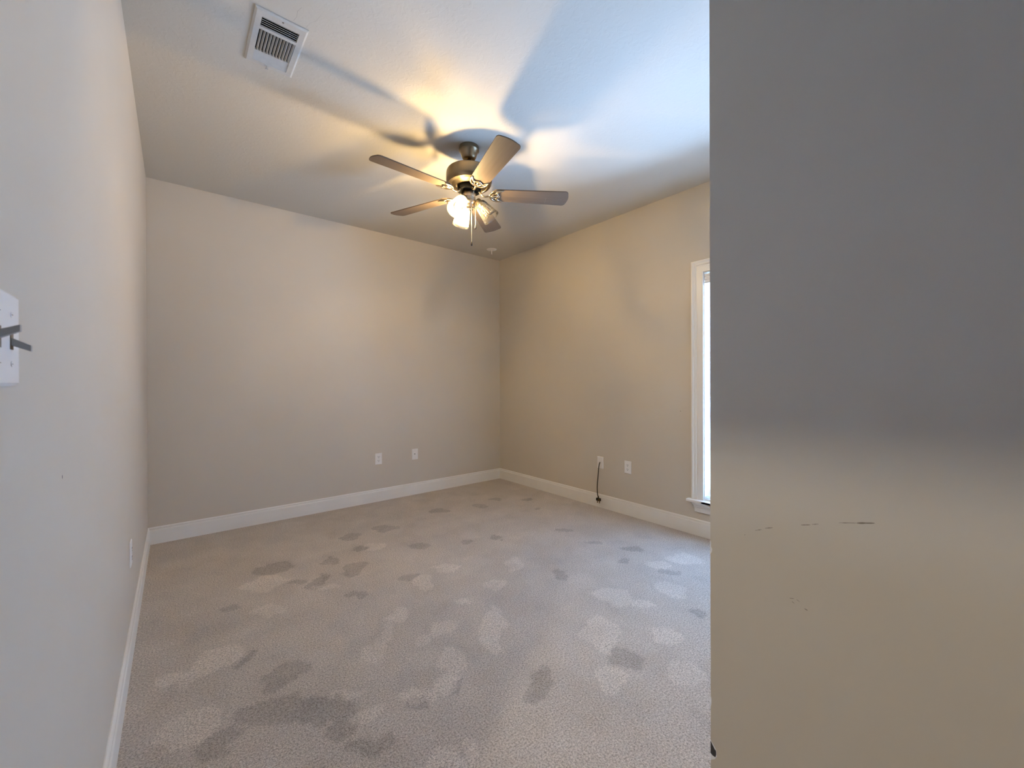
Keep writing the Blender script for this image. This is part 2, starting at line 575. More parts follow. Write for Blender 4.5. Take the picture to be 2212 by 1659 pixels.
# wall of the entry recess, right beside the camera, with its scuffs
bm = bmesh.new()
box(bm, XE, XE + 0.115, -0.6, YF, 0, H)
box(bm, XE, XE + 0.115, YN, -0.6, 0, H, 2)  # same wall out of view, given the dark colour against bounce
def streak(y0, z0, y1, z1, w):
    n = 6
    rnd = random.Random(int(y0 * 1000))
    up, dn = [], []
    for k in range(n + 1):
        t = k / n
        y, z = y0 + (y1 - y0) * t, z0 + (z1 - z0) * t
        ww = w * (0.35 + 0.65 * math.sin(PI * min(max(t, 0.05), 0.95))) * (0.6 + 0.8 * rnd.random())
        up.append(bm.verts.new((XE - 0.0004, y, z + ww)))
        dn.append(bm.verts.new((XE - 0.0004, y, z - ww)))
    for k in range(n):
        f = bm.faces.new((up[k], up[k + 1], dn[k + 1], dn[k]))
        f.material_index = 1
streak(0.311, 0.9145, 0.2995, 0.9195, 0.0006)
streak(0.294, 0.9235, 0.281, 0.928, 0.0007)
streak(0.236, 0.945, 0.222, 0.949, 0.0007)
streak(0.2195, 0.9505, 0.210, 0.9535, 0.0006)
streak(0.182, 0.963, 0.158, 0.969, 0.0005)
streak(0.158, 0.969, 0.136, 0.9745, 0.0012)
streak(0.254, 0.8065, 0.247, 0.8085, 0.0005)
streak(0.250, 0.802, 0.246, 0.800, 0.0006)
streak(0.243, 0.8085, 0.238, 0.8065, 0.0005)
streak(0.231, 0.797, 0.226, 0.796, 0.0006)
streak(0.330, 0.900, 0.329, 0.902, 0.0010)
w_near = struct('wall_near', bm, [PAINT, SCUFF, HALLDARK])
# worn corner: paint chips down to white plaster and a patch of dark metal bead
bm = bmesh.new()
def chip(pts, mi, off=0.0006):
    vs = [bm.verts.new((XE - off, y, z)) for y, z in pts]
    f = bm.faces.new(vs)
    f.material_index = mi
chip([(YF - 0.0002, 0.872), (YF - 0.0018, 0.866), (YF - 0.0015, 0.858), (YF - 0.0042, 0.853), (YF - 0.003, 0.846), (YF - 0.0002, 0.842)], 0)
chip([(YF - 0.0002, 0.545), (YF - 0.0022, 0.538), (YF - 0.0018, 0.527), (YF - 0.0002, 0.522)], 0)
chip([(YF - 0.0002, 0.452), (YF - 0.0112, 0.438), (YF - 0.013, 0.425), (YF - 0.009, 0.4165), (YF - 0.0002, 0.409)], 0)
chip([(YF - 0.0002, 0.450), (YF - 0.0035, 0.445), (YF - 0.0085, 0.438), (YF - 0.0112, 0.436), (YF - 0.0118, 0.4285), (YF - 0.0100, 0.4215), (YF - 0.0045, 0.4215), (YF - 0.0002, 0.424)], 1, 0.0012)
c = link('corner_chip', bm, [GYPSUM, BEAD], w_near)
c['label'] = 'chipped white and dark metal corner edge'
# unseen end of the recess, coloured dark to cut bounce light
bm = bmesh.new()
box(bm, XL, XE + 0.115, YN - TH, YN, 0, H)
struct('wall_entry', bm, HALLDARK)

# unseen hall added beyond the door opening, coloured dark to cut bounce
bm = bmesh.new()
box(bm, -1.75, XL - TH, -1.6, 1.2, -0.12, 0.0)
struct('floor_hall', bm, mat('hall_floor', (0.09, 0.06, 0.04), 0.5, noise_col=(5, 0.1)))  # floor colour kept dark so the hall bounces little light
bm = bmesh.new()
box(bm, -1.75, XL - TH, -1.6, 1.2, H, H + 0.12)
struct('ceiling_hall', bm, HALLDARK)
bm = bmesh.new()
box(bm, -1.75, -1.63, -1.6, 1.2, 0, H)
box(bm, -1.63, XL - TH, -1.72, -1.6, 0, H)
box(bm, -1.63, XL - TH, 1.2, 1.32, 0, H)
struct('wall_hall', bm, HALLDARK)

# ------------------------------------------------------------------ baseboards
BH = 0.126
BP = [(0, 0), (0.0145, 0), (0.0145, 0.099), (0.0135, 0.102), (0.0105, 0.1075), (0.0065, 0.1080), (0.0060, 0.1110), (0.0098, 0.1125), (0.0098, 0.1165), (0.0082, 0.1210), (0.0030, 0.126), (0, 0.126)]
def base(name, p0, p1, out):
    bm = bmesh.new()
    extrude_profile(bm, BP, p0, p1, out)
    return struct(name, bm, TRIM)
e = 0.0145
base('baseboard_left', (XL, DY1 + 0.09, 0), (XL, YB, 0), (1, 0, 0))
base('baseboard_back', (XL, YB, 0), (XR, YB, 0), (0, -1, 0))
base('baseboard_right', (XR, YF, 0), (XR, YB, 0), (-1, 0, 0))
base('baseboard_front', (XE, YF, 0), (XR, YF, 0), (0, 1, 0))
base('baseboard_near', (XE, YN, 0), (XE, YF, 0), (-1, 0, 0))
# door casing of the hall opening
bm = bmesh.new()
for (y0, y1, z0, z1) in ((DY1, DY1 + 0.085, 0, DZ + 0.085), (DY0 - 0.085, DY0, 0, DZ + 0.085), (DY0, DY1, DZ, DZ + 0.085)):
    box(bm, XL, XL + 0.017, y0, y1, z0, z1, bevel=0.003)
    box(bm, XL - TH - 0.017, XL - TH, y0, y1, z0, z1, bevel=0.003)
struct('trim_1', bm, TRIM)

# ------------------------------------------------------------------ window
bm = bmesh.new()
# jamb liner with sash rebate, set into the wall
J = 0.008
box(bm, XR - 0.001, XR + TH, WY1 - J, WY1, WZ0, WZ1)
box(bm, XR - 0.001, XR + TH, WY0, WY0 + J, WZ0, WZ1)
box(bm, XR - 0.001, XR + TH, WY0 + J, WY1 - J, WZ1 - J, WZ1)
box(bm, XR - 0.001, XR + TH, WY0 + J, WY1 - J, WZ0, WZ0 + 0.01)
win = struct('window_1', bm, TRIM)
# moulded casing: profile mitred around three sides
CP = [(0.000, 0.000), (0.000, 0.013), (0.012, 0.0140), (0.043, 0.0140), (0.046, 0.0110), (0.052, 0.0110), (0.056, 0.0150), (0.061, 0.0165), (0.065, 0.0150), (0.070, 0.0155), (0.077, 0.0200), (0.079, 0.0225), (0.089, 0.0225), (0.091, 0.020), (0.091, 0.0)]
# (distance from the opening, projection from the wall): thick outer edge, bead at the inner edge
bm = bmesh.new()
def ring(y, z, sy, sz):
    return [bm.verts.new((XR - pr, y + sy * d, z + sz * d)) for d, pr in CP]
A = ring(WY1 - 0.003, WZ0, 1, 0)
B = ring(WY1 - 0.003, WZ1 - 0.003, 1, 1)
Cc = ring(WY0 + 0.003, WZ1 - 0.003, -1, 1)
D = ring(WY0 + 0.003, WZ0, -1, 0)
for r0, r1 in ((A, B), (B, Cc), (Cc, D)):
    for i in range(len(CP)):
        j = (i + 1) % len(CP)
        bm.faces.new((r0[i], r0[j], r1[j], r1[i]))
bm.faces.new(A)
bm.faces.new(D)
link('casing', bm, TRIM, win)
# stool (sill board) with horns
bm = bmesh.new()
box(bm, XR - 0.052, XR + 0.09, WY0 + 0.002, WY1 - 0.002, WZ0 - 0.022, WZ0, bevel=0.003)
box(bm, XR - 0.052, XR - 0.0002, WY0 - 0.118, WY1 + 0.118, WZ0 - 0.0221, WZ0 + 0.0001, bevel=0.004)
link('window_sill', bm, TRIM, win)
# apron: crown profile with returns
AP = [(0.0, 0.0), (0.010, 0.0), (0.012, 0.003), (0.014, 0.034), (0.020, 0.040), (0.022, 0.052), (0.033, 0.064), (0.036, 0.078), (0.0, 0.078)]
bm = bmesh.new()
za = WZ0 - 0.022 - 0.078
r0 = [bm.verts.new((XR - a, WY1 + 0.060 + a * 0.55, za + b)) for a, b in AP]
r1 = [bm.verts.new((XR - a, WY0 - 0.060 - a * 0.55, za + b)) for a, b in AP]
for i in range(len(AP)):
    j = (i + 1) % len(AP)
    bm.faces.new((r0[i], r0[j], r1[j], r1[i]))
bm.faces.new(r0)
bm.faces.new(r1)
link('apron', bm, TRIM, win)
# two sashes and their panes
GX = XR + 0.095
bm = bmesh.new()
zm = (WZ0 + WZ1) / 2
for z0, z1, xx in ((WZ0 + 0.01, zm + 0.02, GX), (zm - 0.02, WZ1 - J, GX + 0.026)):
    y0, y1 = WY0 + J, WY1 - J
    w = 0.042
    box(bm, xx, xx + 0.024, y0, y0 + w, z0, z1)
    box(bm, xx, xx + 0.024, y1 - w, y1, z0, z1)
    box(bm, xx, xx + 0.024, y0 + w, y1 - w, z0, z0 + w)
    box(bm, xx, xx + 0.024, y0 + w, y1 - w, z1 - w, z1)
link('sash', bm, TRIM, win)
bm = bmesh.new()
box(bm, GX + 0.010, GX + 0.013, WY0 + 0.06, WY1 - 0.06, WZ0 + 0.052, zm - 0.02)
box(bm, GX + 0.036, GX + 0.039, WY0 + 0.06, WY1 - 0.06, zm + 0.02, WZ1 - 0.06)
link('pane', bm, PANE, win)

# ------------------------------------------------------------------ blind
blind = thing('window_blind', 'white slatted blind with tilted slats hanging in the window frame', 'blind', (XR + 0.045, (WY0 + WY1) / 2, WZ0 + 0.012))
BY0, BY1 = WY0 + J + 0.002, WY1 - J - 0.002
ox, oy, oz = blind.location
def bl(name, bm, m, **k):
    bmesh.ops.translate(bm, verts=bm.verts[:], vec=(-ox, -oy, -oz))
    return link(name, bm, m, blind, **k)
bm = bmesh.new()
# ribbed valance in front of the head rail
vp = [(0.0, 1.968), (0.007, 1.968), (0.010, 1.978), (0.006, 1.984), (0.006, 1.992), (0.010, 1.997), (0.010, 2.008), (0.006, 2.013), (0.006, 2.022), (0.011, 2.027), (0.011, 2.040), (0.0, 2.042)]
xs = XR + 0.010
r0 = [bm.verts.new((xs - a, BY0, b)) for a, b in vp]
r1 = [bm.verts.new((xs - a, BY1, b)) for a, b in vp]
for i in range(len(vp)):
    j = (i + 1) % len(vp)
    bm.faces.new((r0[i], r0[j], r1[j], r1[i]))
bm.faces.new(r0)
bm.faces.new(r1)
bl('valance', bm, mat('blind_valance', (0.78, 0.75, 0.70), 0.4))
bm = bmesh.new()
box(bm, XR + 0.012, XR + 0.060, BY0, BY1, 1.995, 2.040)
bl('head_rail', bm, TRIM)
TILT = math.radians(56)
def slat_bm(z):
    bm = bmesh.new()
    n = 6
    rows = []
    for s in (1, -1):
        row = []
        for k in range(n + 1):
            u = -0.0254 + 0.0508 * k / n
            cv = 0.0022 * (1 - (u / 0.0254) ** 2) + s * 0.0013
            # inner edge (towards the room) up, outer edge down
            dx = u * math.cos(TILT) + cv * math.sin(TILT)
            dz = -u * math.sin(TILT) + cv * math.cos(TILT)
            row.append((XR + 0.030 + dx, z + dz))
        rows.append(row)
    loop = rows[0] + rows[1][::-1]
    a = [bm.verts.new((x, BY0 + 0.003, zz)) for x, zz in loop]
    b = [bm.verts.new((x, BY1 - 0.003, zz)) for x, zz in loop]
    m = len(loop)
    for i in range(m):
        bm.faces.new((a[i], a[(i + 1) % m], b[(i + 1) % m], b[i]))
    bm.faces.new(a)
    bm.faces.new(b)
    return bm
z = 1.950
first = None
while z > 0.345:
    if first is None:
        first = bl('slat', slat_bm(z), SLAT)
        zf = z
    else:
        c = first.copy()
        COL.objects.link(c)
        c.parent = blind
        c.location = (0, 0, z - zf)
    z -= 0.0447
bm = bmesh.new()
box(bm, XR + 0.010, XR + 0.052, BY0 + 0.003, BY1 - 0.003, 0.303, 0.320, bevel=0.003)
bl('bottom_rail', bm, SLAT)
for yy in (BY1 - 0.095, (BY0 + BY1) / 2, BY0 + 0.095):
    bm = bmesh.new()
    for xx in (XR + 0.0125, XR + 0.0475):
        tube(bm, [(xx, yy, 0.31), (xx, yy, 2.0)], 0.0009, seg=5)
    bl('ladder_cord', bm, PLASTIC)

# ------------------------------------------------------------------ wall plates
def plate_bm(w, h, t=0.0055):
    """cover plate in the local x (width) / z (height) plane, facing -y"""
    bm = bmesh.new()
    b = 0.004
    outer = [(-w / 2, -h / 2), (w / 2, -h / 2), (w / 2, h / 2), (-w / 2, h / 2)]
    inner = [(x * (w - 2 * b) / w, z * (h - 2 * b) / h) for x, z in outer]
    v0 = [bm.verts.new((x, 0, z)) for x, z in outer]
    v1 = [bm.verts.new((x, -t * 0.45, z)) for x, z in outer]
    v2 = [bm.verts.new((x, -t, z)) for x, z in inner]
    for a, c in ((v0, v1), (v1, v2)):
        for i in range(4):
            bm.faces.new((a[i], a[(i + 1) % 4], c[(i + 1) % 4], c[i]))
    bm.faces.new(v2)
    bm.faces.new(v0)
    return bm
def disc(bm, x, z, r, y, t=0.0006, seg=16, mi=0, sx=1.0):
    m = Matrix.Translation((x, y, z)) @ Matrix.Rotation(PI / 2, 4, 'X')
    rg = lathe(bm, [(0, 0), (r, 0), (r, t), (0, t)], seg, m, mi)
def screw(parent, x, z, y=-0.0055, r=0.0032):
    bm = bmesh.new()
    disc(bm, x, z, r, y, 0.0007)
    box(bm, x - r * 0.8, x + r * 0.8, y - 0.0009, y - 0.0006, z - 0.0004, z + 0.0004, 1)
    link('screw', bm, [PLASTIC, SCUFF], parent)
def outlet(loc, rz, label, group=None):
    t = thing('wall_outlet', label, 'outlet', loc, group, rz)
    link('cover_plate', plate_bm(0.070, 0.1145), PLASTIC, t)
    for s in (1, -1):
        bm = bmesh.new()
        zc = s * 0.0195
        # receptacle face: rounded top and bottom, flat sides
        prof = []
        for k in range(24):
            a = 2 * PI * k / 24
            prof.append((max(-0.0168, min(0.0168, 0.0195 * math.cos(a))), zc + 0.0142 * math.sin(a)))
        v0 = [bm.verts.new((x, -0.0050, z)) for x, z in prof]
        v1 = [bm.verts.new((x, -0.0066, z)) for x, z in prof]
        for i in range(24):
            bm.faces.new((v0[i], v0[(i + 1) % 24], v1[(i + 1) % 24], v1[i]))
        bm.faces.new(v1)
        for xx, hh in ((-0.0064, 0.0050), (0.0064, 0.0042)):
            box(bm, xx - 0.0014, xx + 0.0014, -0.0070, -0.0062, zc + 0.003 - hh, zc + 0.003 + hh, 1)
        disc(bm, 0, zc - 0.0085, 0.0030, -0.0066, 0.0004, 12, 1)
        link('receptacle', bm, [PLASTIC, HOLE], t)
    screw(t, 0, 0, -0.0055)
    return t
RB = 0.0           # facing -y (back wall)
RR = -PI / 2       # facing -x (right wall): local -y -> world -x
RL = PI / 2        # facing +x (left wall)
outlet((1.600, YB, 0.432), RB, 'white double socket on the back wall, left of the plate with one black hole')
outlet((XR, 2.193, 0.432), RR, 'white double socket on the right wall, between dangling black cord and window')
outlet((XL, 2.545, 0.430), RL, 'white socket plate low on the left wall, seen nearly edge-on')
# coax plate
t = thing('cable_jack_plate', 'blank white plate with one black jack hole on the back wall', 'wall plate', (2.0015, YB, 0.434))
link('cover_plate', plate_bm(0.070, 0.1145), PLASTIC, t)
bm = bmesh.new()
disc(bm, -0.003, 0.003, 0.0052, -0.0052, 0.0012, 16)
j = link('jack', bm, HOLE, t)
j['label'] = 'black jack hole'
screw(t, 0, 0.042)
screw(t, 0, -0.042)
# plate with the black cord
t = thing('cord_outlet_plate', 'white wall plate on the right wall with the black cord coming out', 'wall plate', (XR, 2.5045, 0.431), None, RR)
link('cover_plate', plate_bm(0.070, 0.1145), PLASTIC, t)
screw(t, 0, 0.042)
screw(t, 0, -0.042)
cord = thing('power_cord', 'short black power cord dangling from the wall plate, plug above the carpet', 'cord', (XR - 0.0055, 2.507, 0.430))
bm = bmesh.new()
o_ = Vector(cord.location)
pts = spline([Vector((XR - 0.003, 2.507, 0.432)) - o_, Vector((XR - 0.022, 2.500, 0.420)) - o_, Vector((XR - 0.045, 2.4905, 0.380)) - o_, Vector((XR - 0.068, 2.480, 0.306)) - o_,
              Vector((XR - 0.076, 2.4825, 0.219)) - o_, Vector((XR - 0.072, 2.483, 0.147)) - o_, Vector((XR - 0.068, 2.479, 0.118)) - o_], 8)
tube(bm, pts, 0.0045, seg=10, up=(0, 1, 0))
link('cable', bm, RUBBER, cord, smooth=True)
bm = bmesh.new()
tube(bm, [tuple(Vector((XR - 0.068, 2.479, 0.124)) - o_) + (0.0055,), tuple(Vector((XR - 0.067, 2.477, 0.108)) - o_) + (0.0068,), tuple(Vector((XR - 0.067, 2.476, 0.104)) - o_) + (0.0050,)], seg=10)
box(bm, XR - 0.078 - o_.x, XR - 0.056 - o_.x, 2.452 - o_.y, 2.499 - o_.y, 0.078 - o_.z, 0.105 - o_.z, bevel=0.004)
pg = link('plug', bm, RUBBER, cord)
bm = bmesh.new()
for yy in (2.464, 2.487):
    box(bm, XR - 0.070 - o_.x, XR - 0.064 - o_.x, yy - 0.0028 - o_.y, yy + 0.0028 - o_.y, 0.058 - o_.z, 0.080 - o_.z)
box(bm, XR - 0.0795 - o_.x, XR - 0.0775 - o_.x, 2.455 - o_.y, 2.471 - o_.y, 0.083 - o_.z, 0.100 - o_.z)
pr = link('prong', bm, BRASSY, pg)
# switch plate near the camera
t = thing('light_switch', 'white double light switch plate with two toggles on the near left wall', 'light switch', (XL, 0.755, 1.2565), None, RL)
link('cover_plate', plate_bm(0.1155, 0.1145, 0.0062), PLASTIC, t)
# local +x maps to world +y for RL
TOG = mat('grey_toggle', (0.36, 0.37, 0.36), 0.4)
for xx, s in ((-0.023, 1), (0.023, -1)):
    bm = bmesh.new()
    box(bm, xx - 0.0055, xx + 0.0055, -0.0068, -0.0060, -0.0125, 0.0125, 1)
    v = box(bm, xx - 0.0042, xx + 0.0042, -0.0225, -0.0050, -0.0048, 0.0048, 0)
    for q in v:      # taper and tilt of the lever
        k = (-q.co.y - 0.005) / 0.0175
        q.co.z = q.co.z * (1 - 0.22 * k) + s * (0.002 + 0.0085 * k)
        q.co.x = xx + (q.co.x - xx) * (1 - 0.15 * k)
    tg = link('toggle', bm, [TOG, SCUFF], t)
    for zz in (0.0302, -0.0302):
        screw(t, xx, zz, -0.0062, 0.0035)

# ------------------------------------------------------------------ ceiling register
v = thing('ceiling_vent', 'white metal air vent register in the ceiling above the left wall', 'vent', (0.358, 2.1165, H))
def vb(name, bm, m, **k):
    bmesh.ops.translate(bm, verts=bm.verts[:], vec=(-0.358, -2.1165, -H))
    return link(name, bm, m, v, **k)
bm = bmesh.new()
X0, X1, Y0, Y1 = 0.258, 0.458, 1.941, 2.292
zt, zb = H - 0.0005, H - 0.010
# face frame: flat face with sloped outer edge
def quad(pts, mi=0):
    f = bm.faces.new([bm.verts.new(p) for p in pts])
    f.material_index = mi
sl = 0.008
O = [(X0, Y0), (X1, Y0), (X1, Y1), (X0, Y1)]
I = [(X0 + sl, Y0 + sl), (X1 - sl, Y0 + sl), (X1 - sl, Y1 - sl), (X0 + sl, Y1 - sl)]
N = [(VX0, VY0), (VX1, VY0), (VX1, VY1), (VX0, VY1)]
for i in range(4):
    j = (i + 1) % 4
    quad([(*O[i], zt), (*O[j], zt), (*O[j], zb + 0.005), (*O[i], zb + 0.005)])
    quad([(*O[i], zb + 0.005), (*O[j], zb + 0.005), (*I[j], zb), (*I[i], zb)])
    quad([(*I[i], zb), (*I[j], zb), (*N[j], zb), (*N[i], zb)])
    quad([(*N[i], zb), (*N[j], zb), (*N[j], H + 0.012), (*N[i], H + 0.012)])
    quad([(*O[i], zt), (*O[j], zt), (*N[j], zt), (*N[i], zt)])
box(bm, VX0, VX1, 2.0375, 2.0535, zb, zb + 0.008)
box(bm, VX0, VX1, 2.1915, 2.1975, zb, zb + 0.008)
vb('frame', bm, VENTMETAL)
bm = bmesh.new()
box(bm, VX0 - 0.0, VX1 + 0.0, VY0 - 0.0, VY1 + 0.0, H + 0.118, H + 0.20)
dz0, dz1 = H + 0.0, H + 0.12
for (a0, a1, b0, b1) in ((VX0, VX0 + 0.002, VY0, VY1), (VX1 - 0.002, VX1, VY0, VY1), (VX0, VX1, VY0, VY0 + 0.002), (VX0, VX1, VY1 - 0.002, VY1)):
    box(bm, a0, a1, b0, b1, dz0 + 0.013, dz1)
vb('duct', bm, DUCT)
def vslat(cx_, cy_, L, wid, ang, along, zc):
    bm = bmesh.new()
    t_ = 0.0007
    if along == 'x':
        box(bm, -L / 2, L / 2, -wid / 2, wid / 2, -t_, t_)
        bmesh.ops.rotate(bm, verts=bm.verts[:], cent=(0, 0, 0), matrix=Matrix.Rotation(ang, 3, 'X'))
    else:
        box(bm, -wid / 2, wid / 2, -L / 2, L / 2, -t_, t_)
        bmesh.ops.rotate(bm, verts=bm.verts[:], cent=(0, 0, 0), matrix=Matrix.Rotation(ang, 3, 'Y'))
    bmesh.ops.translate(bm, verts=bm.verts[:], vec=(cx_, cy_, zc))
    return vb('slat', bm, VENTMETAL)
mx_ = (VX0 + VX1) / 2
for k in range(4):
    vslat(mx_, 1.979 + 0.0585 * (k + 1) / 5, VX1 - VX0, 0.013, math.radians(38), 'x', H - 0.003)
for k in range(11):
    vslat(VX0 + (VX1 - VX0) * (k + 0.72) / 11.2, (2.0535 + 2.1915) / 2, 0.138, 0.0125, math.radians(63), 'y', H - 0.0045)
for k in range(6):
    vslat(mx_, 2.1975 + 0.0665 * (k + 0.5) / 6, VX1 - VX0, 0.0145, math.radians(-35), 'x', H - 0.0045)
bm = bmesh.new()
box(bm, 0.340, 0.360, 2.268, 2.271, zb - 0.002, zb)
box(bm, 0.3485, 0.3515, 2.270, 2.286, zb - 0.006, zb - 0.001)
box(bm, 0.344, 0.356, 2.284, 2.290, zb - 0.010, zb - 0.003, bevel=0.001)
vb('damper_lever', bm, VENTMETAL)
bm = bmesh.new()
lathe(bm, [(0, zb - 0.0015), (0.0035, zb - 0.001), (0.004, zb)], 12, Matrix.Translation((0.361, 1.958, 0)))
vb('screw', bm, SCUFF)

# ------------------------------------------------------------------ sprinkler
s = thing('fire_sprinkler', 'small white sprinkler head on a round plate in the ceiling corner', 'sprinkler', (2.830, 3.795, H))
bm = bmesh.new()
lathe(bm, [(0.0, -0.010), (0.016, -0.010), (0.030, -0.007), (0.055, -0.003), (0.058, 0.0)], 32)
link('escutcheon', bm, TRIM, s, smooth=True)
bm = bmesh.new()
lathe(bm, [(0.0, -0.056), (0.006, -0.056), (0.008, -0.050), (0.0055, -0.046), (0.0055, -0.010), (0.0, -0.010)], 16)
link('nozzle', bm, TRIM, s, smooth=True, autosm=40)

# ------------------------------------------------------------------ ceiling fan
FX, FY = 1.490, 2.2418
fan = thing('ceiling_fan', 'five-blade ceiling fan with brown blades, bronze motor and three glass lamp shades', 'ceiling fan', (FX, FY, H))
def fz(z):
    return z - H
ZB = 2.437
def fan_lathe(name, prof, m, seg=64, parent=fan, autosm=35):
    bm = bmesh.new()
    lathe(bm, [(r, fz(z)) for r, z in prof], seg)
    return link(name, bm, m, parent, smooth=True, autosm=autosm)
fan_lathe('canopy', [(0, 2.7425), (0.064, 2.7425), (0.066, 2.739), (0.066, 2.716), (0.062, 2.712), (0.058, 2.708), (0.050, 2.684), (0.043, 2.668), (0.034, 2.660), (0.022, 2.658), (0.016, 2.662), (0, 2.662)], BRONZE)
fan_lathe('downrod', [(0, 2.70), (0.0125, 2.70), (0.0125, 2.575), (0, 2.575)], BRONZE, 32)
fan_lathe('motor_housing', [(0, 2.600), (0.020, 2.600), (0.024, 2.592), (0.120, 2.588), (0.140, 2.584), (0.1435, 2.580), (0.1435, 2.574), (0.1475, 2.571), (0.149, 2.560), (0.149, 2.520), (0.147, 2.507), (0.140, 2.497), (0.138, 2.493), (0.120, 2.489), (0.117, 2.492), (0.088, 2.480), (0.084, 2.484), (0, 2.486)], BRONZE)
fan_lathe('flywheel', [(0, 2.4850), (0.073, 2.4850), (0.076, 2.480), (0.076, 2.457), (0.073, 2.452), (0.040, 2.450), (0, 2.450)], BLACKFAN)
sh = fan_lathe('switch_housing', [(0, 2.452), (0.040, 2.452), (0.0415, 2.449), (0.0415, 2.412), (0.040, 2.410), (0.0415, 2.408), (0.0415, 2.388), (0.038, 2.378), (0.030, 2.368), (0.030, 2.352), (0.024, 2.344), (0.012, 2.340), (0.008, 2.332), (0, 2.330)], SATIN)
bm = bmesh.new()
a = math.radians(-78)
cpt = Vector((0.0415 * math.cos(a), 0.0415 * math.sin(a), fz(2.438)))
mtx = Matrix.Translation(cpt) @ Vector((math.cos(a), math.sin(a), 0)).to_track_quat('Z', 'Y').to_matrix().to_4x4()
lathe(bm, [(0.004, 0.0), (0.004, 0.0015), (0, 0.0025)], 12, mtx)
link('screw', bm, CHAIN, sh)

# blades and their brackets, built along local +x and turned round the hub
PITCH = math.radians(-12)
def blade_outline():
    pts = []
    r0, r1 = 0.146, 0.660
    w0, w1 = 0.0565, 0.0695
    # root (slightly arched), then the side, rounded tip corners
    for k in range(7):
        t_ = -1 + 2 * k / 6
        pts.append((r0 + 0.032 * t_ ** 4, w0 * t_))
    cr_ = 0.024
    for k in range(7):
        a_ = -PI / 2 + 0
        a_ = PI / 2 - (PI / 2) * k / 6
        pts.append((r1 - 0.008 - cr_ + cr_ * math.cos(a_), w1 - cr_ + cr_ * math.sin(a_)))
    for k in range(1, 6):
        t_ = 1 - 2 * k / 6
        pts.append((r1 - 0.008 + 0.008 * (1 - t_ * t_), (w1 - cr_) * t_))
    for k in range(7):
        a_ = 0 - (PI / 2) * k / 6
        pts.append((r1 - 0.008 - cr_ + cr_ * math.cos(a_), -(w1 - cr_) + cr_ * math.sin(a_)))
    return pts
def blade_bm():
    bm = bmesh.new()
    o = blade_outline()
    lo = [bm.verts.new((x, y, -0.003)) for x, y in o]
    hi = [bm.verts.new((x, y, 0.003)) for x, y in o]
    n = len(o)
    bm.faces.new(lo)
    bm.faces.new(hi)
    for i in range(n):
        bm.faces.new((lo[i], lo[(i + 1) % n], hi[(i + 1) % n], hi[i]))
    return bm
def bracket_bm():
    bm = bmesh.new()
    dz = -0.008
    # curved stem from the flywheel out to the blade
    st = spline([(0.052, 0, 0.030, 0.011), (0.066, 0, 0.016, 0.010), (0.080, 0, -0.002, 0.0085), (0.098, 0, -0.012, 0.0075), (0.118, 0, -0.012, 0.0070), (0.138, 0, dz, 0.0075)], 5)
    tube(bm, st, seg=10, flat=0.6)
    # outer crescent
    def pit(x, y, r):
        return (0.136 + (x - 0.168) * 1.12, y * 1.12, dz, r * 1.3)
    cres = spline([pit(0.242, 0.0470, 0.0022), pit(0.222, 0.0475, 0.0040), pit(0.200, 0.0430, 0.0052), pit(0.178, 0.0270, 0.0058), pit(0.168, 0.0, 0.0062),
                   pit(0.178, -0.0270, 0.0058), pit(0.200, -0.0430, 0.0052), pit(0.222, -0.0475, 0.0040), pit(0.242, -0.0470, 0.0022)], 5)
    tube(bm, cres, seg=8, flat=0.6)
    # batwing inner edge
    for s_ in (1, -1):
        tube(bm, spline([pit(0.238, s_ * 0.0440, 0.0024), pit(0.218, s_ * 0.0360, 0.0050), pit(0.206, s_ * 0.0240, 0.0062), pit(0.213, s_ * 0.0110, 0.0060), pit(0.222, 0, 0.0040)], 5), seg=8, flat=0.55)
        tube(bm, spline([pit(0.172, s_ * 0.003, 0.0040), pit(0.186, s_ * 0.014, 0.0042), pit(0.200, s_ * 0.020, 0.0040), pit(0.208, s_ * 0.022, 0.0040)], 4), seg=8, flat=0.6)
    tube(bm, [pit(0.170, 0, 0.005), pit(0.196, 0, 0.0065), pit(0.222, 0, 0.0045)], seg=8, flat=0.6)
    # mounting screws
    for x_, y_ in ((0.185, 0.0310), (0.185, -0.0310), (0.197, 0.0)):
        lathe(bm, [(0.0042, 0), (0.0036, -0.0022), (0, -0.0028)], 10, Matrix.Translation((x_, y_, dz - 0.003)))
    # pitch twists everything beyond the stem
    for v_ in bm.verts:
        k = min(1, max(0, (v_.co.x - 0.085) / 0.045))
        a_ = PITCH * k
        y_, z_ = v_.co.y, v_.co.z
        v_.co.y = y_ * math.cos(a_) - z_ * math.sin(a_)
        v_.co.z = y_ * math.sin(a_) + z_ * math.cos(a_)
    return bm
ang0 = 183.05
b0 = None
for k in range(5):
    a = math.radians(ang0 + 72 * k)
    if b0 is None:
        b0 = link('fan_blade', blade_bm(), BLADE, fan)
        k0 = link('blade_bracket', bracket_bm(), BRIGHT, fan, smooth=True)
        blade, brk = b0, k0
    else:
        blade, brk = b0.copy(), k0.copy()
        for o in (blade, brk):
            COL.objects.link(o)
            o.parent = fan
    blade.rotation_mode = brk.rotation_mode = 'XYZ'
    blade.matrix_local = Matrix.Translation((0, 0, fz(ZB))) @ Matrix.Rotation(a, 4, 'Z') @ Matrix.Rotation(PITCH, 4, 'X')
    brk.matrix_local = Matrix.Translation((0, 0, fz(ZB))) @ Matrix.Rotation(a, 4, 'Z')

